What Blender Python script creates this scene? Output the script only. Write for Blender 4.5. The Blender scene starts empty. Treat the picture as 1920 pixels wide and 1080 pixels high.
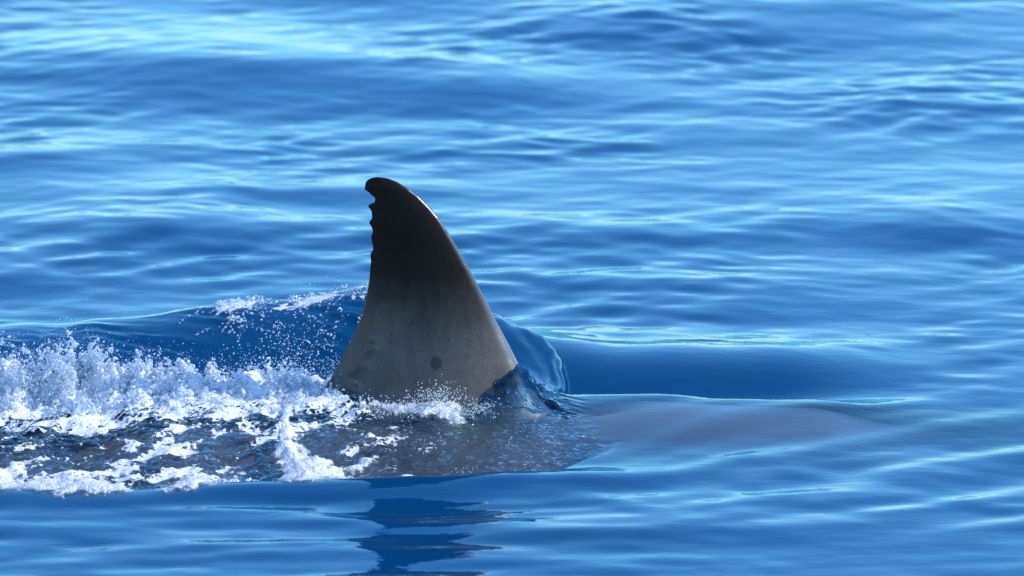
import bpy, math, random
import numpy as np
from mathutils import Vector

rng = np.random.default_rng(7)
random.seed(7)
scene = bpy.context.scene
COL = scene.collection
R = math.radians

# ------------------------------------------------------------------ camera
DEP = R(12.0)                 # depression of the fin's base
DIST = 20.0
FPX = 613.0 * DIST            # focal length in photo pixels (1920 wide)
CAM = np.array([0.261, -DIST * math.cos(DEP), DIST * math.sin(DEP)])
PITCH = DEP - math.atan(235.0 / FPX)
cam_data = bpy.data.cameras.new('camera')
cam_data.sensor_width = 36.0
cam_data.lens = 36.0 * FPX / 1920.0
cam_data.clip_start = 0.5
cam_data.clip_end = 20000.0
cam_data.dof.use_dof = True
cam_data.dof.focus_distance = 19.85
cam_data.dof.aperture_fstop = 4.5
cam = bpy.data.objects.new('camera', cam_data)
COL.objects.link(cam)
cam.location = CAM.tolist()
cam.rotation_euler = (math.pi / 2 - PITCH, 0, 0)
scene.camera = cam

# ------------------------------------------------------------------ sky and sun
SUN_EL = R(37.0)
SUN_AZ = R(88.0)              # from +Y (away from the camera) towards +X (right)
world = bpy.data.worlds.new('World')
scene.world = world
world.use_nodes = True
wn = world.node_tree
sky = wn.nodes.new('ShaderNodeTexSky')
sky.sky_type = 'NISHITA'
sky.sun_disc = False
sky.sun_elevation = SUN_EL
sky.sun_rotation = SUN_AZ
sky.altitude = 0
sky.air_density = 1.15
sky.dust_density = 0.0
sky.ozone_density = 10.0
bg = wn.nodes['Background']
bg.inputs['Strength'].default_value = 0.15
wn.links.new(sky.outputs[0], bg.inputs['Color'])

sun_data = bpy.data.lights.new('sun', 'SUN')
sun_data.energy = 2.35
sun_data.angle = R(0.55)
sun_data.color = (1.0, 0.95, 0.88)
sun = bpy.data.objects.new('sun', sun_data)
COL.objects.link(sun)
SUN_DIR = Vector((math.cos(SUN_EL) * math.sin(SUN_AZ), math.cos(SUN_EL) * math.cos(SUN_AZ), math.sin(SUN_EL)))
sun.rotation_euler = SUN_DIR.to_track_quat('Z', 'Y').to_euler()
sun.location = (4, 2, 8)

vs = scene.view_settings
vs.view_transform = 'Standard'
vs.look = 'None'
vs.exposure = 1.32
vs.gamma = 1.0
vs.use_curve_mapping = False
scene.cycles.use_denoising = True
scene.cycles.max_bounces = 8
scene.cycles.transparent_max_bounces = 12
scene.cycles.caustics_reflective = True
scene.cycles.sample_clamp_indirect = 6.0

# ------------------------------------------------------------------ helpers
_perm = rng.permutation(512)
_ga = rng.uniform(0, 2 * np.pi, 512)
_gx, _gy = np.cos(_ga), np.sin(_ga)


def pnoise(x, y, seed=0):
    """2-D gradient noise, about -0.7..0.7."""
    x = np.asarray(x, float) + seed * 17.31
    y = np.asarray(y, float) - seed * 9.77
    xi = np.floor(x).astype(int); yi = np.floor(y).astype(int)
    xf = x - xi; yf = y - yi
    u = xf * xf * xf * (xf * (xf * 6 - 15) + 10)
    v = yf * yf * yf * (yf * (yf * 6 - 15) + 10)

    def g(ix, iy, dx, dy):
        h = _perm[(_perm[ix & 511] + iy) & 511]
        return _gx[h] * dx + _gy[h] * dy
    a = g(xi, yi, xf, yf); b = g(xi + 1, yi, xf - 1, yf)
    c = g(xi, yi + 1, xf, yf - 1); d = g(xi + 1, yi + 1, xf - 1, yf - 1)
    return (a + u * (b - a)) * (1 - v) + (c + u * (d - c)) * v


def fbm(x, y, oct=4, seed=0, gain=0.5, lac=2.03):
    s = 0; a = 1.0
    for i in range(oct):
        s = s + a * pnoise(x, y, seed + i)
        x = x * lac; y = y * lac; a *= gain
    return s


def sstep(a, b, x):
    t = np.clip((x - a) / (b - a), 0, 1)
    return t * t * (3 - 2 * t)


def interp(x, pts):
    p = np.array(pts, float)
    return np.interp(x, p[:, 0], p[:, 1])


def sinterp(x, pts):
    """smooth (cosine-eased) interpolation"""
    p = np.array(pts, float)
    x = np.asarray(x, float)
    i = np.clip(np.searchsorted(p[:, 0], x) - 1, 0, len(p) - 2)
    t = np.clip((x - p[i, 0]) / (p[i + 1, 0] - p[i, 0]), 0, 1)
    t = t * t * (3 - 2 * t)
    return p[i, 1] * (1 - t) + p[i + 1, 1] * t


cP, sP = math.cos(PITCH), math.sin(PITCH)


def pix_dir(px, py):
    u = (np.asarray(px, float) - 960.0) / FPX
    v = (540.0 - np.asarray(py, float)) / FPX
    # forward (0,cP,-sP), up (0,sP,cP)
    return np.stack([u, cP + v * sP, -sP + v * cP], -1)


def pix_z(px, py, z=0.0):
    """photo pixel -> point on the level z (where the thing touches the water)"""
    d = pix_dir(px, py)
    t = (z - CAM[2]) / d[..., 2]
    return CAM + d * t[..., None]


def pix_y(px, py, y=0.0):
    """photo pixel -> point in the upright plane through the animal at depth y"""
    d = pix_dir(px, py)
    t = (y - CAM[1]) / d[..., 1]
    return CAM + d * t[..., None]


def gauss(x, y, cx, cy, sx, sy, rot=0.0):
    dx, dy = x - cx, y - cy
    if rot:
        c, s = math.cos(rot), math.sin(rot)
        dx, dy = c * dx + s * dy, -s * dx + c * dy
    return np.exp(-(dx / sx) ** 2 - (dy / sy) ** 2)


def mesh_obj(name, verts, faces, mat=None, smooth=True):
    me = bpy.data.meshes.new(name)
    verts = np.asarray(verts, np.float32)
    faces = np.asarray(faces, np.int32)
    n, k = faces.shape
    me.vertices.add(len(verts)); me.vertices.foreach_set('co', verts.ravel())
    me.loops.add(n * k); me.loops.foreach_set('vertex_index', faces.ravel())
    me.polygons.add(n)
    me.polygons.foreach_set('loop_start', np.arange(0, n * k, k, dtype=np.int32))
    me.polygons.foreach_set('loop_total', np.full(n, k, np.int32))
    me.polygons.foreach_set('use_smooth', np.full(n, smooth, bool))
    me.update(calc_edges=True)
    me.validate()
    if mat: me.materials.append(mat)
    o = bpy.data.objects.new(name, me)
    COL.objects.link(o)
    return o


def attr(o, name, vals):
    a = o.data.attributes.new(name, 'FLOAT', 'POINT')
    a.data.foreach_set('value', np.asarray(vals, np.float32).ravel())


def tag(o, label, cat, group=None, kind=None):
    if label: o['label'] = label
    if cat: o['category'] = cat
    if group: o['group'] = group
    if kind: o['kind'] = kind
    return o


class NT:
    def __init__(self, name):
        self.m = bpy.data.materials.new(name)
        self.m.use_nodes = True
        self.t = self.m.node_tree
        self.t.nodes.clear()

    def n(self, typ, ins=None, **props):
        nd = self.t.nodes.new(typ)
        for k, v in props.items(): setattr(nd, k, v)
        for k, v in (ins or {}).items():
            s = nd.inputs[k]
            if isinstance(v, bpy.types.NodeSocket): self.t.links.new(v, s)
            elif isinstance(v, bpy.types.Node): self.t.links.new(v.outputs[0], s)
            else: s.default_value = v
        return nd

    def math(self, op, a, b=0.0, c=None, clamp=False):
        ins = {0: a, 1: b}
        if c is not None: ins[2] = c
        return self.n('ShaderNodeMath', ins, operation=op, use_clamp=clamp).outputs[0]

    def ss(self, x, a, b):
        nd = self.n('ShaderNodeMapRange', {'Value': x, 'From Min': a, 'From Max': b}, interpolation_type='SMOOTHSTEP')
        return nd.outputs[0]

    def out(self, s):
        o = self.n('ShaderNodeOutputMaterial')
        self.t.links.new(s, o.inputs['Surface'])
        return self.m


# ------------------------------------------------------------------ the animal's form (analytic, used by the water too)
BW, BWF, BH = 0.95, 0.42, 0.60   # half width (near side, far side: the animal rolls a little) and half height of the body


def spine(x):
    return sinterp(x, [(-4.6, -0.75), (-3.0, -0.32), (-1.6, -0.07), (-0.6, 0.015), (0.15, 0.03), (0.6, 0.036), (1.15, 0.018), (1.5, -0.045), (2.0, -0.18), (2.6, -0.36), (3.4, -0.70)])


def girth(x):
    return sinterp(x, [(-4.6, 0.06), (-3.0, 0.45), (-1.4, 0.9), (0.0, 1.0), (1.4, 0.95), (2.6, 0.75), (3.3, 0.35), (3.5, 0.1)])


def body_top(x, y):
    w = np.where(y < 0, BW, BWF) * girth(x)
    e = np.where(y < 0, 2.0 + 0.8 * (1 - sstep(0.25, 0.6, x)), 2.0)      # the near flank is fuller behind the fin
    q = np.clip(1 - np.abs(y / w) ** e, 0, 1)
    h = BH * girth(x)
    return np.where(np.abs(y) < w, spine(x) - h * (1 - np.sqrt(q)), -3.0)


# ------------------------------------------------------------------ sea surface
def make_waves():
    W = []
    r = np.random.default_rng(21)
    for lam0, lam1, n, s, spread, base in ((1.3, 3.2, 10, 0.0042, 30, 8), (0.5, 1.2, 16, 0.0056, 34, 2), (0.2, 0.5, 34, 0.0092, 40, -4), (0.10, 0.2, 28, 0.0056, 45, 0)):
        for i in range(n):
            lam = math.exp(r.uniform(math.log(lam0), math.log(lam1)))
            k = 2 * math.pi / lam
            th = R(base + r.normal(0, spread))
            W.append((k * math.sin(th), k * math.cos(th), s / k * r.uniform(0.6, 1.3), r.uniform(0, 6.283), lam))
    return W


WAVES = make_waves()

# crest of the wake behind the animal: (x, y, height)
CREST = [(-3.5, 1.2, 0.01), (-1.6, 1.0, 0.05), (-1.25, 0.95, 0.085), (-0.9, 0.92, 0.125), (-0.65, 0.90, 0.165), (-0.45, 0.90, 0.175),
         (-0.19, 0.90, 0.215), (0.0, 0.90, 0.18), (0.3, 0.88, 0.07), (0.6, 0.82, 0.045), (1.1, 0.80, 0.040), (1.7, 0.85, 0.01), (3.0, 1.1, 0.0)]
# large swell faces turned to the camera: (pixel x, pixel y, half width m, half depth m, height)
SWELL = [(1180, 85, 0.70, 0.8, 0.075), (1620, 40, 0.6, 0.7, 0.05), (430, 165, 0.85, 0.75, 0.075), (880, 190, 0.6, 0.5, 0.04), (1720, 215, 0.5, 0.4, 0.03),
         (300, 460, 0.65, 0.55, 0.065), (700, 15, 0.6, 0.6, 0.045), (1780, 450, 0.5, 0.42, 0.045), (1120, 470, 0.55, 0.45, 0.035), (1350, 580, 0.5, 0.35, 0.02),
         (80, 330, 0.4, 0.35, 0.03), (540, 380, 0.5, 0.3, 0.02), (30, 540, 0.4, 0.3, 0.03), (1000, 545, 0.4, 0.2, 0.02), (1250, 1010, 0.45, 0.22, 0.016), (120, 1010, 0.45, 0.2, 0.010)]


def turb_mask(x, y):
    """1 inside the churned water on the near side of the fin"""
    wob = 0.05 * pnoise(x * 3.1, y * 3.1, 40) + 0.03 * pnoise(x * 9, y * 9, 41)
    near = sinterp(x, [(-2.4, -1.16), (-1.3, -1.14), (-0.85, -1.12), (-0.45, -1.00), (0.0, -0.95), (0.35, -0.86), (0.52, -0.62), (0.62, -0.45)])
    far = sinterp(x, [(-2.4, 0.35), (-1.3, 0.30), (-0.7, 0.22), (-0.3, 0.12), (0.2, 0.12), (0.34, 0.05), (0.44, -0.2), (0.56, -0.42)])
    m = sstep(near - 0.02, near + 0.05, y + wob * 0.8) * (1 - sstep(far - 0.05, far + 0.10, y + wob))
    return m * (1 - sstep(0.36, 0.60, x + 1.6 * wob)) * sstep(-3.2, -2.4, x)


def ambient(x, y):
    wx = x + 0.10 * fbm(x * 0.9, y * 0.55, 2, 3)
    wy = y + 0.16 * fbm(x * 0.8, y * 0.6, 2, 9)
    patch = 0.40 + 1.8 * np.clip(fbm(x * 0.9, y * 0.55, 2, 14) + 0.22, 0, 0.8)
    far = np.hypot(x, y - 3)
    z = np.zeros_like(x)
    for kx, ky, a, ph, lam in WAVES:
        fade = 1 - sstep(18 * lam + 8, 40 * lam + 14, far)
        z += a * np.sin(kx * wx + ky * wy + ph) * (patch if lam < 0.5 else 1.0) * fade
    return z


def sea_parts(x, y):
    x = np.asarray(x, float); y = np.asarray(y, float)
    amb = ambient(x, y)
    # calm the ripples over and just behind the animal
    calm = 1 - 0.85 * (1 - sstep(0.6, 1.15, np.abs(y - 0.25) / 0.75)) * sstep(-2.6, -1.8, x) * (1 - sstep(1.1, 2.0, x))
    calm = calm * (1 - 0.45 * (1 - sstep(-0.3, 0.9, y)))          # the wake has smoothed the near water
    z = amb * calm
    for px, py, wx, wy, h in SWELL:
        c = pix_z(np.array(px), np.array(py))
        dy = (y - c[1]) / wy
        face = np.where(dy < 0.55, np.exp(-((dy - 0.55) / 0.75) ** 2), np.exp(-((dy - 0.55) / 1.6) ** 2))
        warp = 0.25 * pnoise(x * 1.3, y * 0.8, 60)
        z += h * 0.85 * face * np.exp(-((x - c[0] + warp) / wx) ** 2)
    # wake wave
    c = np.array(CREST)
    cy = np.interp(x, c[:, 0], c[:, 1]) + 0.04 * pnoise(x * 4, 0 * x, 50)
    ch = sinterp(x, list(zip(c[:, 0], c[:, 2]))) * (1 + 0.12 * pnoise(x * 6, 0 * x, 51))
    d = y - cy
    wake = np.where(d < 0, np.exp(-(d / 0.42) ** 2), np.exp(-(d / 0.30) ** 2))
    z += ch * wake
    # streaks climbing the wake's face
    fmask = sstep(-0.75, -0.5, d) * (1 - sstep(-0.1, 0.1, d)) * np.clip(ch / 0.12, 0, 1) * (1 - sstep(-0.1, 0.1, x))
    z += fmask * (0.016 * fbm((x - 0.6 * y) * 3.5 + 0.4 * pnoise(x * 3, y * 3, 54), (0.6 * x + y) * 17 + 0.8 * pnoise(x * 4, y * 4, 52), 3, 49) * np.clip(0.4 + 1.4 * pnoise(x * 4, y * 4, 53), 0, 1))
    # trough between the back and the wake
    tr = np.exp(-((y - 0.33) / 0.20) ** 2) * sinterp(x, [(-2.6, 0), (-1.4, 0.3), (-0.2, 0.8), (0.45, 1), (1.0, 0.8), (1.4, 0.15), (1.9, 0)])
    z -= 0.07 * tr
    # water heaped up by the fin's leading edge
    ddx = (x - 0.225) / 0.215; ddy = (y - 0.40) / 0.46
    rr = np.sqrt(ddx ** 2 + ddy ** 2) * (1 + 0.16 * pnoise(x * 9, y * 6, 55)) + 0.06 * pnoise(x * 22, y * 12, 54)
    dome = np.power(np.clip(1 - rr ** 2, 0, 1), 0.72)
    z += 0.140 * dome
    z += 0.0035 * sstep(0, 0.25, dome) * np.sin(rr * 48 + 7 * pnoise(x * 8, y * 5, 56)) * sstep(0.55, 0.95, rr)
    z -= 0.010 * np.exp(-((y + 0.36) / 0.18) ** 2) * sstep(0.30, 0.6, x) * (1 - sstep(1.3, 1.9, x))
    # water drawn over the back
    bt = body_top(x, y)
    film = 0.014 + 0.02 * sstep(0.2, 0.6, np.abs(y))
    film = film - 0.0 * sstep(0.42, 0.60, x) * (1 - sstep(1.15, 1.5, x)) * (1 - sstep(0.10, 0.34, np.abs(y + 0.02)))
    over = bt + film
    k = 0.045
    z0 = z
    over = np.maximum(over, -0.6)
    z = 0.5 * (z + over + np.sqrt((z - over) ** 2 + k * k)) - 0.004
    # skirt of water along the foot of the leading edge
    sk = gauss(x, y, 0.26, -0.06, 0.11, 0.20, 0.35)
    skf = 0.62 * x + 0.78 * y
    z += sk * (0.058 + 0.085 * fbm((0.78 * x - 0.62 * y) * 8, skf * 26, 3, 59))
    # diagonal bow waves to the right of the animal
    bm = sstep(0.45, 0.95, x) * sstep(-1.7, -1.2, y) * (1 - sstep(0.0, 0.55, y)) * (1 - sstep(2.6, 3.4, x))
    ph = (-0.60 * x + 0.80 * y) * 2 * math.pi
    wob = 0.6 * fbm(x * 1.2, y * 1.2, 2, 57)
    z += bm * (0.0040 * np.sin(ph / 0.42 + wob * 3) + 0.0016 * np.sin(ph / 0.19 + 1.3 + wob * 4) * (0.6 + pnoise(x * 2, y * 2, 58)))
    # churned water
    t = turb_mask(x, y)
    rough = sinterp(x, [(-2.5, 1.0), (-0.3, 1.0), (0.05, 0.7), (0.3, 0.45), (0.55, 0.25)])
    u = 0.8 * x + 0.6 * y; v = -0.6 * x + 0.8 * y
    ux = u + 0.05 * fbm(x * 4, y * 4, 2, 66); vx = v + 0.05 * fbm(x * 4, y * 4, 2, 67)
    lump = 0.034 * (0.30 - np.abs(fbm(ux * 4.5, vx * 3.5, 3, 70))) + 0.016 * fbm(ux * 11, vx * 12, 3, 75) + 0.012 * (0.3 - np.abs(fbm(ux * 16, vx * 26, 2, 80)))
    z += t * rough * lump
    z += t * (1 - rough * 0.5) * 0.009 * fbm(ux * 16, vx * 34, 3, 85)
    z -= 0.035 * t * (1 - sstep(-0.75, -0.35, y))
    # crest of the swell in front of the churned patch
    near = sinterp(x, [(-2.4, -1.24), (-1.3, -1.22), (-0.85, -1.20), (-0.45, -1.08), (0.0, -1.03), (0.35, -0.97), (0.7, -0.9), (1.2, -0.9)])
    z += 0.030 * np.exp(-((y - near) / 0.13) ** 2) * (1 - sstep(0.3, 0.9, x))
    fgm = (1 - sstep(-1.25, -1.0, y)) * (1 - 0.75 * sstep(0.25, 0.9, x)) * (1 - 0.4 * sstep(-0.5, -1.0, x))
    z += fgm * (0.0044 * np.sin(2 * math.pi * (y + 0.06 * x) / 0.40 + 3.2 * fbm(x * 1.1, y * 1.1, 2, 61)) + 0.0009 * np.sin(2 * math.pi * (y - 0.15 * x) / 0.145 + 3 * fbm(x * 1.5, y * 2, 2, 62)))
    z = np.where(bt > -0.3, np.maximum(z, bt + 0.007), z)
    # splash ridge on the far flank, left of the fin
    rid = np.exp(-((y - 0.06) / 0.13) ** 2) * sinterp(x, [(-3, 0), (-2.0, 0.07), (-1.3, 0.075), (-0.9, 0.06), (-0.5, 0.04), (-0.2, 0.02), (0, 0)])
    z += 1.6 * rid * (0.45 + 1.5 * (0.45 - np.abs(fbm(x * 5.5, y * 5, 2, 90))) + 0.55 * fbm(x * 13, y * 11, 2, 92) + 0.40 * fbm(x * 30, y * 22, 2, 94))
    return z, t, bt, rid, d, ch, dome, sk


def sea_z(x, y):
    return sea_parts(np.atleast_1d(x), np.atleast_1d(y))[0]


def pix_sea(px, py):
    """photo pixel -> first point of the water along that line of sight"""
    px = np.atleast_1d(np.asarray(px, float)); py = np.atleast_1d(np.asarray(py, float))
    d = pix_dir(px, py)
    t0 = (0.35 - CAM[2]) / d[:, 2]; t1 = (-0.25 - CAM[2]) / d[:, 2]
    hit = t1.copy(); done = np.zeros(len(px), bool)
    for f in np.linspace(0, 1, 120):
        t = t0 + (t1 - t0) * f
        p = CAM + d * t[:, None]
        below = (p[:, 2] < sea_z(p[:, 0], p[:, 1])) & ~done
        hit[below] = t[below]; done |= below
    return CAM + d * hit[:, None]


def axis(bands, grow, lo, hi):
    """coordinates with the given fine bands, then steps that grow out to lo and hi"""
    a = [bands[0][0]]
    for s, e, st in bands:
        n = max(1, int(round((e - s) / st)))
        a += list(s + (e - s) * (np.arange(n) + 1) / n)
    st = bands[-1][2]
    while a[-1] < hi:
        st *= grow; a.append(a[-1] + st)
    st = bands[0][2]
    while a[0] > lo:
        st *= grow; a.insert(0, a[0] - st)
    return np.array(a)


gx = axis([(-3.2, -1.7, 0.018), (-1.7, 0.75, 0.0062), (0.75, 2.8, 0.012), (2.8, 3.8, 0.025)], 1.12, -3500, 3500)
gy = axis([(-3.2, -1.3, 0.016), (-1.3, 0.5, 0.0075), (0.5, 1.3, 0.010), (1.3, 9.6, 0.016)], 1.12, -60, 6000)
X, Y = np.meshgrid(gx, gy)
nx, ny = len(gx), len(gy)
Z, T, BT, RID, DCR, CHR, DOME, SK = sea_parts(X.ravel(), Y.ravel())
xv, yv = X.ravel(), Y.ravel()

# foam cover
foam = np.zeros_like(Z)
streak = fbm((0.8 * xv + 0.6 * yv) * 5, (-0.6 * xv + 0.8 * yv) * 9, 4, 101)
leftness = sinterp(xv, [(-3, 1), (-0.55, 1.0), (-0.1, 0.62), (0.2, 0.30), (0.35, 0.12), (0.6, 0.05)])
band = np.exp(-((yv - 0.02) / 0.24) ** 2)
foam += T * leftness * (0.27 + 0.62 * band + 1.25 * np.clip(streak + 0.08, 0, 1))
foam += np.minimum(9.0 * RID, 0.62) * (0.72 + 0.8 * fbm(xv * 7, yv * 7, 2, 107))
cre = np.exp(-((DCR + 0.03) / 0.07) ** 2)
foam += cre * (1.3 * gauss(xv, yv, -0.60, 0.9, 0.12, 1) + 1.5 * gauss(xv, yv, -0.25, 0.9, 0.20, 1)) * (0.6 + 1.2 * fbm(xv * 8, yv * 8, 3, 105))
foam += 0.5 * np.exp(-((DCR + 0.30) / 0.25) ** 2) * gauss(xv, yv, -0.33, 0.6, 0.16, 2) * np.clip(0.2 + 1.6 * fbm(xv * 7, yv * 5, 3, 106), 0, 1)
foam = np.clip(foam, 0, 0.92)
# how much of the animal shows (its far flank drops away steeply) through the water above it
depth = np.maximum(Z - BT, 0)
clear = np.exp(-depth * 6.0) * (BT > -2)
clear = np.maximum(clear, 0.90 * T * (BT > -0.6))
clear = np.where(SK > 0.05, clear * (1 - 0.42 * np.clip(SK * 1.3, 0, 1)), clear)

NTs = NT('sea_water')
n = NTs.n
tc = n('ShaderNodeTexCoord').outputs['Object']
a_foam = n('ShaderNodeAttribute', attribute_name='foam').outputs['Fac']
a_clear = n('ShaderNodeAttribute', attribute_name='clear').outputs['Fac']
a_turb = n('ShaderNodeAttribute', attribute_name='churn').outputs['Fac']
# capillary ripples
mp = n('ShaderNodeMapping', {'Vector': tc, 'Scale': (9.0, 15.0, 9.0)})
nz = n('ShaderNodeTexNoise', {'Vector': mp, 'Scale': 1.0, 'Detail': 2.0, 'Roughness': 0.5, 'Distortion': 0.4})
b1 = n('ShaderNodeBump', {'Height': nz.outputs[0], 'Strength': 0.07, 'Distance': 0.02})
mp2 = n('ShaderNodeMapping', {'Vector': tc, 'Rotation': (0, 0, R(-37)), 'Scale': (13.0, 30.0, 20.0)})
nz2 = n('ShaderNodeTexNoise', {'Vector': mp2, 'Scale': 1.0, 'Detail': 3.0, 'Roughness': 0.55, 'Distortion': 0.9})
st2 = NTs.math('MULTIPLY', a_turb, 1.0)
b2 = n('ShaderNodeBump', {'Height': nz2.outputs[0], 'Strength': st2, 'Distance': 0.030, 'Normal': b1})
geo = n('ShaderNodeNewGeometry')
ior = NTs.math('SUBTRACT', 1.333, NTs.math('MULTIPLY', geo.outputs['Backfacing'], 0.583))    # light also enters from above
fres = n('ShaderNodeFresnel', {'IOR': ior, 'Normal': b2})
gl = n('ShaderNodeBsdfGlossy', {'Color': (0.57, 0.85, 0.87, 1), 'Roughness': 0.035, 'Normal': b2})
up = n('ShaderNodeCombineXYZ', {'X': 0.0, 'Y': 0.0, 'Z': 1.0})
deep = n('ShaderNodeBsdfDiffuse', {'Color': (0.0002, 0.038, 0.108, 1), 'Normal': up})
tcol = n('ShaderNodeValToRGB', {0: a_clear})
tcol.color_ramp.elements[0].position = 0.45; tcol.color_ramp.elements[0].color = (0.45, 0.78, 0.97, 1)
tcol.color_ramp.elements[1].position = 0.93; tcol.color_ramp.elements[1].color = (0.93, 0.95, 0.97, 1)
trn = n('ShaderNodeBsdfTransparent', {'Color': tcol.outputs[0]})
under = n('ShaderNodeMixShader', {0: a_clear, 1: deep.outputs[0], 2: trn.outputs[0]})
water = n('ShaderNodeMixShader', {0: fres.outputs[0], 1: under.outputs[0], 2: gl.outputs[0]})
# foam: bubbles of several sizes and torn holes
v1 = n('ShaderNodeTexVoronoi', {'Vector': tc, 'Scale': 70.0, 'Randomness': 1.0})
n3 = n('ShaderNodeTexNoise', {'Vector': tc, 'Scale': 26.0, 'Detail': 6.0, 'Roughness': 0.72, 'Distortion': 0.6})
pat = NTs.math('ADD', n3.outputs[0], NTs.math('MULTIPLY', v1.outputs['Distance'], 0.28))
thr = NTs.math('SUBTRACT', NTs.math('ADD', NTs.math('MULTIPLY', a_foam, 0.52), pat), 0.93)
fm = NTs.ss(thr, -0.01, 0.10)
fm = NTs.math('MULTIPLY', fm, NTs.ss(a_foam, 0.02, 0.12))
n4 = n('ShaderNodeTexNoise', {'Vector': tc, 'Scale': 190.0, 'Detail': 2.0, 'Roughness': 0.6})
b3 = n('ShaderNodeBump', {'Height': NTs.math('ADD', n4.outputs[0], n3.outputs[0]), 'Strength': 0.8, 'Distance': 0.012})
fo = n('ShaderNodeBsdfPrincipled', {'Base Color': (0.74, 0.77, 0.79, 1), 'Roughness': 0.45, 'Normal': b3})
surf = n('ShaderNodeMixShader', {0: fm, 1: water.outputs[0], 2: fo.outputs[0]})
M_SEA = NTs.out(surf.outputs[0])

ii = (np.arange(ny - 1)[:, None] * nx + np.arange(nx - 1)[None, :]).ravel()
faces = np.stack([ii, ii + 1, ii + nx + 1, ii + nx], -1)
sea = mesh_obj('sea', np.stack([xv, yv, Z], -1), faces, M_SEA)
clear = clear * (1 - sstep(0.03, 0.15, yv) * (1 - np.clip(SK, 0, 1)))
attr(sea, 'foam', foam); attr(sea, 'clear', clear); attr(sea, 'churn', np.clip(T + RID * 6, 0, 1))
sea['kind'] = 'structure'
DW = NT('deep_water')
M_DEEP = DW.out(DW.n('ShaderNodeBsdfDiffuse', {'Color': (0.0004, 0.05, 0.14, 1)}).outputs[0])
dq = np.array([[-3500, -60, -2.6], [3500, -60, -2.6], [3500, 6000, -2.6], [-3500, 6000, -2.6]], float)
deep_o = mesh_obj('deep_water', dq, [[0, 1, 2, 3]], M_DEEP)
deep_o['kind'] = 'structure'

# ------------------------------------------------------------------ shark
LEAD = [(690, 337), (697, 333.5), (706, 332), (716, 332.3), (728, 334.5), (745, 341), (765, 353), (785, 368), (805, 388), (822, 408), (838, 432), (852, 455), (868, 483),
        (885, 513), (900, 542), (915, 572), (930, 602), (944, 628), (957, 652), (969, 676), (981, 700), (995, 724), (1012, 748), (1035, 772), (1062, 792)]
TRAIL = [(690, 337), (686, 341), (684.5, 347), (685, 354), (687, 357), (692, 361), (696, 366), (701.5, 371), (701, 379), (696, 382), (692.5, 384.5), (691.8, 388), (694.5, 392), (696.5, 397),
         (697, 405), (697, 410), (693.5, 415), (693, 419), (696, 424), (698, 431), (698.5, 436), (696.5, 440), (696.5, 446), (697.5, 454), (699, 463), (698.5, 470), (695, 476), (694.8, 482), (695.5, 490), (694, 505), (693, 520), (690, 540), (686, 562),
         (680, 588), (671, 613), (660, 634), (648, 656), (636, 678), (624, 702), (608, 728), (585, 752), (556, 775), (528, 792)]


def curve_by_row(pts, rows):
    p = np.array(pts, float)
    o = np.argsort(p[:, 1], kind='stable')
    return np.interp(rows, p[o, 1], p[o, 0])


lead = LEAD[2:]                                   # from the highest point down the leading edge
trail = [LEAD[2], LEAD[1]] + TRAIL                # from the highest point down the trailing edge
rows = np.concatenate([332 + np.array([0.05, 0.4, 1.0, 1.8, 2.8, 4, 5.5, 7.5, 10]), np.arange(344, 500, 1.6), np.arange(500, 700, 4.0), np.arange(700, 792, 3.5)])
NA = 72
rings = []; EDGE = []; FLAP = []
for r in rows:
    px0 = curve_by_row(trail, r); px1 = curve_by_row(lead, r)
    p0 = pix_y(px0, r); p1 = pix_y(px1, r)
    xl, xr, z = p0[0], p1[0], p0[2]
    xs_ = np.mean([pix_y(curve_by_row(trail, max(r + o_, 338.0)), r)[0] for o_ in range(-22, 23, 2)]) if 352 < r < 500 else xl
    nick, xl = (xl - xs_) * 1.25, xs_
    ch = max(xr - xl, 0.002)
    # half thickness: slim blade that flares towards the back
    ht = float(interp(z, [(-0.05, 0.30), (0.0, 0.235), (0.05, 0.185), (0.10, 0.150), (0.18, 0.108), (0.27, 0.078), (0.36, 0.060), (0.5, 0.042), (0.62, 0.031), (0.70, 0.021), (0.74, 0.008), (0.76, 0.003)]))
    ht = min(ht, ch * 0.42)
    lean = 0.0
    a = np.linspace(0, 2 * math.pi, NA, endpoint=False)
    u = 0.5 + 0.5 * np.cos(a)                     # 1 leading, 0 trailing
    side = np.sign(np.sin(a)) * np.abs(np.sin(a))
    prof = 1.42 * np.sqrt(np.clip(1 - u, 0, 1)) * np.power(np.clip(u, 0, 1), 0.78) + 0.05 * np.abs(side)
    fz = 1 - float(sstep(0.34, 0.46, z))                       # thin wet flap along the lower trailing edge
    fw = 0.16 + 0.02 * math.sin(z * 40) + 0.012 * math.sin(z * 97)
    prof = prof * (1 - 0.42 * fz * (1 - sstep(fw * 0.8, fw * 1.1, u)))
    yy = np.where(np.sin(a) >= 0, 1, -1) * ht * prof * 1.05
    xx = xl + ch * u + nick * np.clip(1 - u / 0.10, 0, 1)
    rings.append(np.stack([xx, yy + lean, np.full(NA, z)], -1)); EDGE.append(sstep(0.93, 0.99, u)); FLAP.append((1 - sstep(fw * 0.8, fw * 1.05, u)) * fz)
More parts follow.
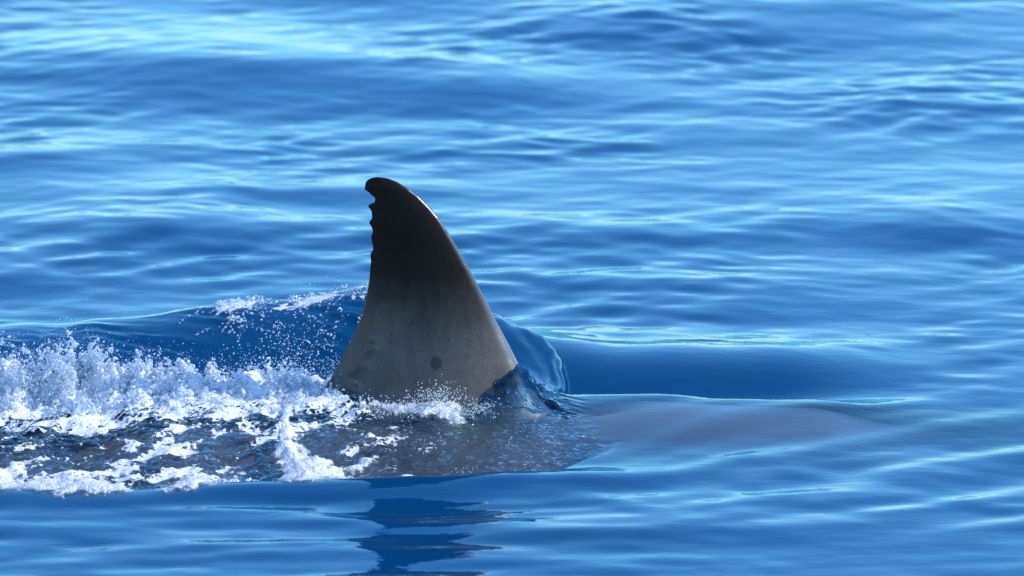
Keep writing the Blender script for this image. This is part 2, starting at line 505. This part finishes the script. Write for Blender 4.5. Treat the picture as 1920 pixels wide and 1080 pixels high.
# loft on into the back: widen the last ring out over the body
last = rings[-1].copy()
cxm = last[:, 0].mean()
ang = np.linspace(0, 2 * math.pi, NA, endpoint=False)
for f in np.concatenate([np.linspace(0.03, 0.3, 8), np.linspace(0.35, 1.0, 26)]):
    # target: outline of the whole body seen from above
    bx = -0.55 + 4.0 * np.cos(ang)
    by = np.sin(ang) * np.where(ang < math.pi, BWF, BW) * girth(bx) * 0.998
    s = f ** 1.25
    rx = last[:, 0] * (1 - s) + bx * s
    w = np.where(last[:, 1] >= 0, BWF, BW) * girth(rx)
    lim = last[:, 1] * (1 - s) + by * s
    ry = np.clip(lim, -w * 0.998, w * 0.998)
    tz = body_top(rx, ry)
    zz = last[:, 2] * (1 - sstep(0.0, 0.16, f)) + tz * sstep(0.0, 0.16, f)
    zz = np.maximum(zz - 0.006 * sstep(0.05, 0.3, f), -2.0)
    rings.append(np.stack([rx, ry, zz], -1))
rim = rings[-1].copy()
keel = spine(rim[:, 0]) - 2 * BH * girth(rim[:, 0])
for f in (0.15, 0.35, 0.6, 0.85, 0.97):           # belly
    zz = rim[:, 2] + (keel - rim[:, 2]) * math.sin(f * math.pi / 2)
    rings.append(np.stack([rim[:, 0] * (1 - 0.02 * f) - 0.011 * f, rim[:, 1] * math.cos(f * math.pi / 2), zz], -1))
V = np.concatenate(rings)
nr = len(rings)
F = []
for i in range(nr - 1):
    j = np.arange(NA); k = (j + 1) % NA
    F.append(np.stack([i * NA + j, (i + 1) * NA + j, (i + 1) * NA + k, i * NA + k], -1))
F = np.concatenate(F)
top = V[:NA].mean(0); bot = V[-NA:].mean(0)
j = np.arange(NA); k = (j + 1) % NA

K = NT('shark_skin')
n = K.n
tc = n('ShaderNodeTexCoord').outputs['Object']
nA = n('ShaderNodeTexNoise', {'Vector': tc, 'Scale': 5.0, 'Detail': 5.0, 'Roughness': 0.6})
nB = n('ShaderNodeTexNoise', {'Vector': tc, 'Scale': 260.0, 'Detail': 3.0, 'Roughness': 0.8})
nC = n('ShaderNodeTexNoise', {'Vector': n('ShaderNodeMapping', {'Vector': tc, 'Scale': (14.0, 14.0, 3.0)}), 'Scale': 2.0, 'Detail': 4.0, 'Roughness': 0.6})
base = n('ShaderNodeValToRGB', {0: nA.outputs[0]})
base.color_ramp.elements[0].position = 0.32; base.color_ramp.elements[0].color = (0.060, 0.052, 0.043, 1)
base.color_ramp.elements[1].position = 0.72; base.color_ramp.elements[1].color = (0.108, 0.092, 0.075, 1)


def rgba(node, k): return [s for s in node.inputs if s.name == k and s.type == 'RGBA'][0]


def mixc(fac, a, b, blend='MIX'):
    nd = K.t.nodes.new('ShaderNodeMix'); nd.data_type = 'RGBA'; nd.blend_type = blend
    for s, v in ((nd.inputs[0], fac), (rgba(nd, 'A'), a), (rgba(nd, 'B'), b)):
        if isinstance(v, bpy.types.NodeSocket): K.t.links.new(v, s)
        else: s.default_value = v
    return [o for o in nd.outputs if o.type == 'RGBA'][0]


grain = mixc(K.ss(nB.outputs[0], 0.35, 0.70), (0.68, 0.68, 0.68, 1), (1.34, 1.32, 1.30, 1))
col = mixc(1.0, base.outputs[0], grain, 'MULTIPLY')
col = mixc(K.math('MULTIPLY', K.ss(nC.outputs[0], 0.5, 0.75), 0.35), col, (0.045, 0.045, 0.047, 1))
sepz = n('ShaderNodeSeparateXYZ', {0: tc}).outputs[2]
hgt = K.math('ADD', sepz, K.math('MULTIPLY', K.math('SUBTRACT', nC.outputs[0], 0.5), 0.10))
col = mixc(K.math('MULTIPLY', K.ss(hgt, 0.16, 0.46), 0.90), col, (0.006, 0.0045, 0.0035, 1))  # upper fin darkened: shade of its steep face put into the skin colour
# round dark marks on the near side of the fin
sep = n('ShaderNodeSeparateXYZ', {0: tc})
nW = n('ShaderNodeTexNoise', {'Vector': tc, 'Scale': 60.0, 'Detail': 2.0})
for px, py, r, k in ((817, 682, 0.0205, 0.82), (781, 716, 0.0052, 0.7), (842, 641, 0.0055, 0.6), (771, 611, 0.0075, 0.55), (816, 624, 0.0055, 0.5), (733, 634, 0.005, 0.5), (822, 552, 0.007, 0.45), (860, 700, 0.004, 0.5), (770, 660, 0.0038, 0.5), (905, 690, 0.004, 0.4)):
    p = pix_y(np.array(float(px)), np.array(float(py)), -0.09 if py > 600 else -0.06)
    dx = K.math('SUBTRACT', sep.outputs[0], float(p[0])); dz = K.math('SUBTRACT', sep.outputs[2], float(p[2]))
    dd = K.math('SQRT', K.math('ADD', K.math('MULTIPLY', K.math('MULTIPLY', dx, dx), 1.25), K.math('MULTIPLY', K.math('MULTIPLY', dz, dz), 0.85)))
    dd = K.math('ADD', dd, K.math('MULTIPLY', K.math('SUBTRACT', nW.outputs[0], 0.5), r * 0.55))
    m = K.math('MULTIPLY', K.math('SUBTRACT', 1.0, K.ss(dd, r * 0.75, r * 1.08)), k)
    col = mixc(m, col, (0.018, 0.017, 0.017, 1))
edge = n('ShaderNodeAttribute', attribute_name='edge').outputs['Fac']
wet = K.math('SUBTRACT', 1.0, K.ss(hgt, 0.03, 0.10))
col = mixc(K.math('MULTIPLY', wet, 0.6), col, (0.064, 0.068, 0.064, 1))
rough = K.math('ADD', 0.22, K.math('MULTIPLY', nA.outputs[0], 0.16))
rough = K.math('SUBTRACT', rough, K.math('MULTIPLY', edge, 0.04))
trl = n('ShaderNodeAttribute', attribute_name='flap').outputs['Fac']
col = mixc(K.math('MULTIPLY', trl, 0.8), col, (0.016, 0.015, 0.015, 1))
rough = K.math('SUBTRACT', rough, K.math('MULTIPLY', trl, 0.12))
spec = K.math('ADD', 0.06, K.math('MULTIPLY', edge, 0.8))
spec = K.math('ADD', spec, K.math('MULTIPLY', trl, 0.25))
spec = K.math('ADD', spec, K.math('MULTIPLY', K.math('SUBTRACT', 1.0, K.ss(hgt, 0.15, 0.45)), 0.34))
spec = K.math('ADD', spec, K.math('MULTIPLY', wet, 0.35))
bA = n('ShaderNodeBump', {'Height': nB.outputs[0], 'Strength': 0.16, 'Distance': 0.003})
bB = n('ShaderNodeBump', {'Height': nC.outputs[0], 'Strength': 0.16, 'Distance': 0.01, 'Normal': bA})
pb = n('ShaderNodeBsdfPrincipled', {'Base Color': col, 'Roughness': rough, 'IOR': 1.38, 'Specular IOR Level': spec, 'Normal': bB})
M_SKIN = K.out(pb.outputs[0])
V2 = np.concatenate([V, top[None] + [[0, 0, 0.0004]], bot[None]])
tt, bb = len(V), len(V) + 1
me_faces = F
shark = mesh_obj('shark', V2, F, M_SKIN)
# close the tip and the belly
import bmesh
bm = bmesh.new(); bm.from_mesh(shark.data); bm.verts.ensure_lookup_table()
for a_, b_ in zip(np.arange(NA), (np.arange(NA) + 1) % NA):
    f1 = bm.faces.new((bm.verts[tt], bm.verts[int(a_)], bm.verts[int(b_)])); f1.smooth = True
    o_ = (nr - 1) * NA
    f2 = bm.faces.new((bm.verts[bb], bm.verts[o_ + int(b_)], bm.verts[o_ + int(a_)])); f2.smooth = True
bmesh.ops.recalc_face_normals(bm, faces=bm.faces)
bm.to_mesh(shark.data); bm.free()
attr(shark, 'edge', np.concatenate([np.concatenate(EDGE), np.zeros(len(V2) - len(EDGE) * NA)]))
attr(shark, 'flap', np.concatenate([np.concatenate(FLAP), np.zeros(len(V2) - len(FLAP) * NA)]))
tag(shark, 'dark grey shark swimming at the surface, tall dorsal fin with nicked trailing edge', 'shark')


# ------------------------------------------------------------------ foam, splash and spray
FM = NT('sea_foam')
n = FM.n
tc = n('ShaderNodeTexCoord').outputs['Object']
f1 = n('ShaderNodeTexNoise', {'Vector': tc, 'Scale': 45.0, 'Detail': 5.0, 'Roughness': 0.7})
f2 = n('ShaderNodeTexVoronoi', {'Vector': tc, 'Scale': 160.0})
hh = FM.math('ADD', f1.outputs[0], FM.math('MULTIPLY', f2.outputs['Distance'], 0.6))
fb = n('ShaderNodeBump', {'Height': hh, 'Strength': 0.7, 'Distance': 0.012})
fp = n('ShaderNodeBsdfPrincipled', {'Base Color': (0.74, 0.77, 0.79, 1), 'Roughness': 0.5, 'Normal': fb})
ftl = n('ShaderNodeBsdfTranslucent', {'Color': (0.75, 0.85, 0.92, 1), 'Normal': fb})
fmx = n('ShaderNodeMixShader', {0: 0.38, 1: fp.outputs[0], 2: ftl.outputs[0]})
M_DROP = FM.out(fmx.outputs[0])
FP = NT('foam_raft')
n = FP.n
tc = n('ShaderNodeTexCoord').outputs['Object']
cov = n('ShaderNodeAttribute', attribute_name='cover').outputs['Fac']
g1 = n('ShaderNodeTexNoise', {'Vector': tc, 'Scale': 34.0, 'Detail': 6.0, 'Roughness': 0.72, 'Distortion': 0.5})
g2 = n('ShaderNodeTexVoronoi', {'Vector': tc, 'Scale': 110.0})
g3 = n('ShaderNodeTexVoronoi', {'Vector': tc, 'Scale': 45.0}, feature='SMOOTH_F1')
gh = FP.math('ADD', FP.math('MULTIPLY', g1.outputs[0], 0.8), FP.math('ADD', FP.math('MULTIPLY', g2.outputs['Distance'], 0.5), FP.math('MULTIPLY', g3.outputs['Distance'], 0.5)))
gb = n('ShaderNodeBump', {'Height': gh, 'Strength': 0.75, 'Distance': 0.012})
gp = n('ShaderNodeBsdfPrincipled', {'Base Color': (0.74, 0.77, 0.79, 1), 'Roughness': 0.42, 'Normal': gb})
gt = n('ShaderNodeBsdfTranslucent', {'Color': (0.75, 0.85, 0.92, 1), 'Normal': gb})
gm = n('ShaderNodeMixShader', {0: 0.35, 1: gp.outputs[0], 2: gt.outputs[0]})
gc = FP.math('ADD', FP.math('MULTIPLY', cov, 0.62), g1.outputs[0])
gx2 = n('ShaderNodeMixShader', {0: FP.ss(gc, 0.60, 0.80), 1: n('ShaderNodeBsdfTransparent').outputs[0], 2: gm.outputs[0]})
M_FOAM = FP.out(gx2.outputs[0])

# thrown water: part clear, part white with air
SM = NT('splash_water')
n = SM.n
tc = n('ShaderNodeTexCoord').outputs['Object']
s1 = n('ShaderNodeTexNoise', {'Vector': tc, 'Scale': 60.0, 'Detail': 5.0, 'Roughness': 0.75})
s2 = n('ShaderNodeTexNoise', {'Vector': tc, 'Scale': 120.0, 'Detail': 3.0, 'Roughness': 0.6})
sb = n('ShaderNodeBump', {'Height': s2.outputs[0], 'Strength': 0.6, 'Distance': 0.008})
geo = n('ShaderNodeNewGeometry')
fr = n('ShaderNodeFresnel', {'IOR': SM.math('SUBTRACT', 1.333, SM.math('MULTIPLY', geo.outputs['Backfacing'], 0.583)), 'Normal': sb})
sg = n('ShaderNodeBsdfGlossy', {'Color': (1, 1, 1, 1), 'Roughness': 0.06, 'Normal': sb})
stn = n('ShaderNodeBsdfTransparent', {'Color': (0.82, 0.90, 0.96, 1)})
scl = n('ShaderNodeMixShader', {0: SM.math('ADD', fr.outputs[0], 0.10), 1: stn.outputs[0], 2: sg.outputs[0]})
sw = n('ShaderNodeBsdfPrincipled', {'Base Color': (0.74, 0.77, 0.79, 1), 'Roughness': 0.35, 'Normal': sb})
stl = n('ShaderNodeBsdfTranslucent', {'Color': (0.80, 0.87, 0.92, 1), 'Normal': sb})
sw = n('ShaderNodeMixShader', {0: 0.42, 1: sw.outputs[0], 2: stl.outputs[0]})
sx = n('ShaderNodeMixShader', {0: SM.ss(SM.math('ADD', s1.outputs[0], SM.math('MULTIPLY', s2.outputs[0], 0.35)), 0.60, 0.78), 1: scl.outputs[0], 2: sw.outputs[0]})
M_SPLASH = SM.out(sx.outputs[0])


def ico():
    b = bmesh.new(); bmesh.ops.create_icosphere(b, subdivisions=1, radius=1.0)
    v = np.array([q.co[:] for q in b.verts]); f = np.array([[q.index for q in w.verts] for w in b.faces])
    b.free(); return v, f


IV, IF = ico()


def balls(name, pts, rad, mat, squash=1.0):
    """many small drops as one mesh"""
    r = np.random.default_rng(len(pts))
    N = len(pts)
    sc = np.stack([rad * r.uniform(0.8, 1.3, N), rad * r.uniform(0.8, 1.3, N), rad * r.uniform(0.75, 1.35, N) * squash], -1)
    v = (IV[None] * sc[:, None, :] + pts[:, None, :]).reshape(-1, 3)
    f = (IF[None] + (np.arange(N) * len(IV))[:, None, None]).reshape(-1, 3)
    return mesh_obj(name, v, f, mat)


def blob_mesh(name, pts, rad, voxel, mat):
    """liquid surface grown round a cloud of points"""
    me = bpy.data.meshes.new(name); me.vertices.add(len(pts))
    me.vertices.foreach_set('co', np.asarray(pts, np.float32).ravel())
    o = bpy.data.objects.new(name, me); COL.objects.link(o)
    attr(o, 'rad', rad)
    g = bpy.data.node_groups.new(name + '_grow', 'GeometryNodeTree')
    g.interface.new_socket('Geometry', in_out='INPUT', socket_type='NodeSocketGeometry')
    g.interface.new_socket('Geometry', in_out='OUTPUT', socket_type='NodeSocketGeometry')
    gi = g.nodes.new('NodeGroupInput'); go = g.nodes.new('NodeGroupOutput')
    na = g.nodes.new('GeometryNodeInputNamedAttribute'); na.data_type = 'FLOAT'; na.inputs['Name'].default_value = 'rad'
    mp = g.nodes.new('GeometryNodeMeshToPoints')
    pv = g.nodes.new('GeometryNodePointsToVolume'); pv.resolution_mode = 'VOXEL_SIZE'
    pv.inputs['Voxel Size'].default_value = voxel; pv.inputs['Density'].default_value = 1.0
    vm = g.nodes.new('GeometryNodeVolumeToMesh'); vm.resolution_mode = 'GRID'
    vm.inputs['Threshold'].default_value = 0.12
    sm = g.nodes.new('GeometryNodeSetShadeSmooth'); mt = g.nodes.new('GeometryNodeSetMaterial'); mt.inputs['Material'].default_value = mat
    L = g.links.new
    fl = [q for q in na.outputs if q.type == 'VALUE'][0]
    L(gi.outputs[0], mp.inputs['Mesh']); L(fl, mp.inputs['Radius'])
    L(mp.outputs[0], pv.inputs['Points']); L(fl, pv.inputs['Radius'])
    L(pv.outputs[0], vm.inputs[0]); L(vm.outputs[0], sm.inputs[0]); L(sm.outputs[0], mt.inputs[0]); L(mt.outputs[0], go.inputs[0])
    md = o.modifiers.new('grow', 'NODES'); md.node_group = g
    # bake to a plain mesh
    dg = bpy.context.evaluated_depsgraph_get()
    new = bpy.data.meshes.new_from_object(o.evaluated_get(dg))
    o.modifiers.clear(); o.data = new
    if not new.materials: new.materials.append(mat)
    return o


r = np.random.default_rng(5)
# height of the splash above the back along x
TOPH = [(-2.4, 0.20), (-1.6, 0.25), (-1.3, 0.245), (-1.2, 0.215), (-1.10, 0.20), (-1.02, 0.155), (-0.92, 0.135), (-0.84, 0.165), (-0.74, 0.115), (-0.66, 0.135), (-0.6, 0.08), (-0.5, 0.10), (-0.42, 0.13), (-0.36, 0.07), (-0.28, 0.07), (-0.2, 0.03)]
jets_p, jets_r, drop_p, drop_r = [], [], [], []
NJ = 420
for i in range(NJ):
    x0 = r.uniform(-2.2, -0.26)
    y0 = r.normal(0.02, 0.10)
    H = 0.78 * float(np.interp(x0, *np.array(TOPH).T)) * (0.78 + 0.9 * float(pnoise(x0 * 7.0, 0.3, 120)) + 0.3 * float(pnoise(x0 * 19.0, 0.7, 121)))
    H = max(H, 0.02)
    h = H * (0.30 + 0.75 * r.beta(1.6, 1.8)) * math.exp(-((y0 - 0.05) / 0.22) ** 2)
    vz = h
    dx = r.normal(-0.03, 0.06) * (h / 0.12); dy = r.normal(0.0, 0.05) * (h / 0.12)
    for fi in range(3):
        m = int(8 + 110 * h)
        t = np.linspace(0, 1, m)
        w1, w2, w3 = r.normal(0, 1, 3)
        px = x0 + dx * t + 0.020 * w1 * t + 0.018 * np.sin(t * 5 + 6 * w2) + r.normal(0, 0.003, m)
        py = y0 + dy * t + 0.020 * w3 * t + 0.018 * np.sin(t * 4 + 6 * w1) + r.normal(0, 0.003, m)
        pz = vz * r.uniform(0.6, 1.0) * (1 - (1 - t) ** 2) + r.normal(0, 0.002, m)
        rad = ((0.0048 if fi else 0.0075) * (1 - 0.75 * t) + 0.0019) * r.uniform(0.7, 1.2, m)
        keep = np.sin(t * 9 + w2 * 5) + r.normal(0, 0.4, m) > -0.75
        jets_p.append(np.stack([px, py, pz], -1)[keep]); jets_r.append(rad[keep])
    q = int(16 + 220 * h)
    t = r.uniform(0.15, 1.25, q)
    sp = 0.012 + 0.03 * t
    drop_p.append(np.stack([x0 + dx * t + r.normal(0, 1, q) * sp, y0 + dy * t + r.normal(0, 1, q) * sp, vz * (1 - (1 - t) ** 2) + r.normal(0, 1, q) * 0.018], -1))
    drop_r.append(0.0006 + 0.0034 * r.beta(0.7, 6, q))
for i in range(150):                                # torn foam along the crest of the wake
    x0 = r.normal(-0.60, 0.05) if i < 80 else r.uniform(-0.46, -0.14)
    y0 = float(np.interp(x0, [q[0] for q in CREST], [q[1] for q in CREST])) - abs(r.normal(0, 0.12)) + 0.02
    m = r.integers(4, 12); t = np.linspace(0, 1, m)
    hgt_ = r.uniform(0.002, 0.016); w1, w2 = r.normal(0, 1, 2)
    jets_p.append(np.stack([x0 + 0.04 * w1 * t + r.normal(0, 0.003, m), y0 + 0.06 * w2 * t + r.normal(0, 0.004, m), 0.010 + hgt_ * np.sin(t * 2.6)], -1))
    jets_r.append(np.full(m, 0.0034) * r.uniform(0.6, 1.3, m))
JP = np.concatenate(jets_p); JR = np.concatenate(jets_r)
JP[:, 2] += sea_z(JP[:, 0], JP[:, 1]) - 0.35 * 0.03
splash = blob_mesh('splash', JP, JR, 0.0030, M_SPLASH)
tag(splash, 'white churned splash thrown up along the back behind the fin', 'splash', kind='stuff')

DP = np.concatenate(drop_p); DR = np.concatenate(drop_r)
DP[:, 2] += sea_z(DP[:, 0], DP[:, 1])


def more(px, py, sx, sy, depth, cnt, rmin, rmax):
    """scatter of drops round a photo pixel, at the given depth"""
    q = pix_y(r.normal(px, sx, cnt), r.normal(py, sy, cnt), depth)
    q[:, 1] += r.normal(0, 0.03, cnt)
    q[:, 2] = np.maximum(q[:, 2], sea_z(q[:, 0], q[:, 1]))
    return q, rmin + (rmax - rmin) * r.beta(1.1, 4, cnt)


ex = [more(560, 650, 40, 30, 0.20, 260, 0.001, 0.004), more(480, 690, 50, 22, 0.16, 260, 0.001, 0.004), more(515, 620, 10, 14, 0.25, 40, 0.001, 0.004),
      more(620, 700, 22, 18, 0.02, 200, 0.001, 0.0035), more(820, 745, 24, 12, -0.20, 420, 0.001, 0.0035), more(850, 775, 40, 12, -0.24, 500, 0.001, 0.0035),
      more(735, 765, 40, 10, -0.20, 400, 0.001, 0.0035), more(895, 770, 14, 12, -0.22, 120, 0.001, 0.003), more(640, 560, 40, 12, 0.85, 220, 0.001, 0.003), more(1010, 735, 16, 14, 0.0, 60, 0.001, 0.0025)]
DP = np.concatenate([DP] + [e[0] for e in ex]); DR = np.concatenate([DR] + [e[1] for e in ex])
spray = balls('spray', DP, DR, M_DROP)
tag(spray, 'fine white spray drops flying above the churned water', 'spray', kind='stuff')

# bubbles and beads of water on the churned patch
nb = 9000
bx = r.uniform(-2.0, 0.52, nb); by = r.uniform(-1.1, 0.1, nb)
tm = turb_mask(bx, by)
keep = r.uniform(0, 1, nb) < tm * sstep(-0.02, 0.35, fbm((0.8 * bx + 0.6 * by) * 5, (-0.6 * bx + 0.8 * by) * 9, 4, 101) + 0.25 * fbm(bx * 14, by * 10, 2, 110)) * (0.5 + 0.5 * (bx < 0.2))
bx, by = bx[keep], by[keep]
bp = np.stack([bx, by, sea_z(bx, by)], -1)
beads = balls('foam_bubbles', bp, 0.0011 + 0.0038 * r.beta(1.0, 6, len(bx)), M_DROP, 0.7)
tag(beads, 'scattered white foam bubbles floating on the churned water', 'bubbles', kind='stuff')


def inside(px, py, poly):
    c = np.zeros(px.shape, bool); P = np.array(poly, float)
    for a, b in zip(P, np.roll(P, -1, 0)):
        hit = ((a[1] > py) != (b[1] > py)) & (px < (b[0] - a[0]) * (py - a[1]) / (b[1] - a[1] + 1e-9) + a[0])
        c ^= hit
    return c


def foam_patch(poly, hgt, label, seed, group=None, cw=0.065, ragged=0.03, step=0.005):
    """a raft of foam floating on the water; outline given in photo pixels, laid on the water there"""
    p = []
    for a, b in zip(poly, poly[1:] + poly[:1]):
        for t in (0, 0.25, 0.5, 0.75): p.append((a[0] + (b[0] - a[0]) * t, a[1] + (b[1] - a[1]) * t))
    p = np.array(p)
    w = pix_sea(p[:, 0], p[:, 1])[:, :2]
    lo, hi = w.min(0) - 0.03, w.max(0) + 0.03
    xs = np.arange(lo[0], hi[0], step); ys = np.arange(lo[1], hi[1], step * 1.5)
    gx_, gy_ = np.meshgrid(xs, ys)
    qx = gx_ + ragged * fbm(gx_ * 22, gy_ * 14, 3, seed); qy = gy_ + ragged * 1.6 * fbm(gx_ * 22, gy_ * 14, 3, seed + 5)
    ins = inside(qx, qy, w)
    # distance to the outline
    d = np.full(gx_.shape, 9.0)
    for a, b in zip(w, np.roll(w, -1, 0)):
        ab = b - a; L2 = (ab ** 2).sum() + 1e-9
        t = np.clip(((qx - a[0]) * ab[0] + (qy - a[1]) * ab[1]) / L2, 0, 1)
        d = np.minimum(d, np.hypot(qx - a[0] - t * ab[0], qy - a[1] - t * ab[1]))
    sd = np.where(ins, d, -d)
    dome = sstep(-0.01, 0.085, sd)
    z = sea_z(gx_.ravel(), gy_.ravel()).reshape(gx_.shape)
    zz = z + hgt * dome * (0.85 + 0.7 * fbm(gx_ * 7, gy_ * 5, 2, seed + 9)) + 0.0035 * fbm(gx_ * 60, gy_ * 45, 2, seed + 13) * dome - 0.014 + 0.018 * sstep(-0.016, 0.012, sd)
    ok = sd > -0.02
    NX = len(xs)
    cell = ok[:-1, :-1] & ok[1:, :-1] & ok[:-1, 1:] & ok[1:, 1:]
    i, j_ = np.nonzero(cell)
    a0 = i * NX + j_
    f = np.stack([a0, a0 + 1, a0 + NX + 1, a0 + NX], -1)
    used, inv = np.unique(f, return_inverse=True)
    vv = np.stack([gx_.ravel(), gy_.ravel(), zz.ravel()], -1)[used]
    c = np.array([vv[:, 0].mean(), vv[:, 1].mean(), vv[:, 2].min()])
    o = mesh_obj('foam_patch', vv - c, inv.reshape(f.shape), M_FOAM)
    attr(o, 'cover', np.clip(sd.ravel()[used] / cw, 0, 1))
    o.location = c.tolist()
    tag(o, label, 'foam', group)
    return o


foam_patch([(512, 828), (545, 822), (575, 850), (640, 878), (700, 862), (735, 850), (705, 885), (650, 900), (515, 908), (510, 870)], 0.028, 'thick white foam mass with a rounded hump, at the foot of the narrow foam strand', 201)
foam_patch([(500, 718), (545, 700), (582, 705), (590, 738), (556, 752), (548, 790), (552, 832), (520, 832), (524, 790), (526, 750)], 0.018, 'narrow upright strand of white foam running from the splash down to the thick foam mass', 211, cw=0.022, ragged=0.012)
foam_patch([(290, 930), (330, 902), (380, 889), (418, 908), (402, 914), (350, 926)], 0.02, 'small pointed white foam patch floating alone at the edge of the churned water', 221)
foam_patch([(0, 893), (60, 905), (120, 895), (200, 900), (262, 925), (240, 932), (100, 931), (20, 922), (-60, 918), (-60, 890)], 0.02, 'long flat white foam raft edging the churned water, past the small pointed patch', 231)
foam_patch([(612, 702), (650, 722), (690, 748), (735, 764), (790, 758), (822, 740), (845, 748), (868, 768), (893, 798), (850, 800), (790, 786), (740, 786), (690, 772), (640, 742)], 0.022, 'white foam collar washing against the base of the dorsal fin', 241, ragged=0.03)

# specks of flotsam on the open water
SPK = NT('flotsam')
n = SPK.n
sn = n('ShaderNodeTexNoise', {'Scale': 90.0})
sc_ = n('ShaderNodeValToRGB', {0: sn.outputs[0]})
sc_.color_ramp.elements[0].color = (0.02, 0.018, 0.012, 1); sc_.color_ramp.elements[1].color = (0.10, 0.08, 0.05, 1)
M_SPECK = SPK.out(n('ShaderNodeBsdfPrincipled', {'Base Color': sc_.outputs[0], 'Roughness': 0.5}).outputs[0])


def flotsam(px, py, L, label, seed):
    c = pix_sea(px, py)[0]
    a = np.linspace(0, 2 * math.pi, 14, endpoint=False)
    rg = []
    for q, zq in ((0.35, -0.35), (1.0, 0.0), (0.75, 0.22), (0.3, 0.34)):
        k_ = 1 + 0.35 * pnoise(np.cos(a) * 1.5, np.sin(a) * 1.5, seed)
        rg.append(np.stack([L * q * np.cos(a) * k_ + 0.15 * L * zq, 0.45 * L * q * np.sin(a) * k_, np.full(14, L * 0.5 * zq)], -1))
    v = np.concatenate(rg + [np.array([[0.05 * L, 0, L * 0.19]])])
    f = []
    for i_ in range(3):
        for q in range(14):
            f.append((i_ * 14 + q, i_ * 14 + (q + 1) % 14, (i_ + 1) * 14 + (q + 1) % 14, (i_ + 1) * 14 + q))
    o = mesh_obj('flotsam', v[:56], f, M_SPECK)
    b = bmesh.new(); b.from_mesh(o.data); b.verts.ensure_lookup_table()
    b.faces.new([b.verts[42 + q] for q in range(14)]); b.to_mesh(o.data); b.free()
    o.location = c.tolist()
    tag(o, label, 'flotsam')


flotsam(1628, 629, 0.013, 'dark bit of flotsam on open water beyond the shark\'s submerged back, with a flat shape', 3)
flotsam(1456, 392, 0.011, 'tiny dark speck floating far out on the pale calm water beyond the fin', 4)
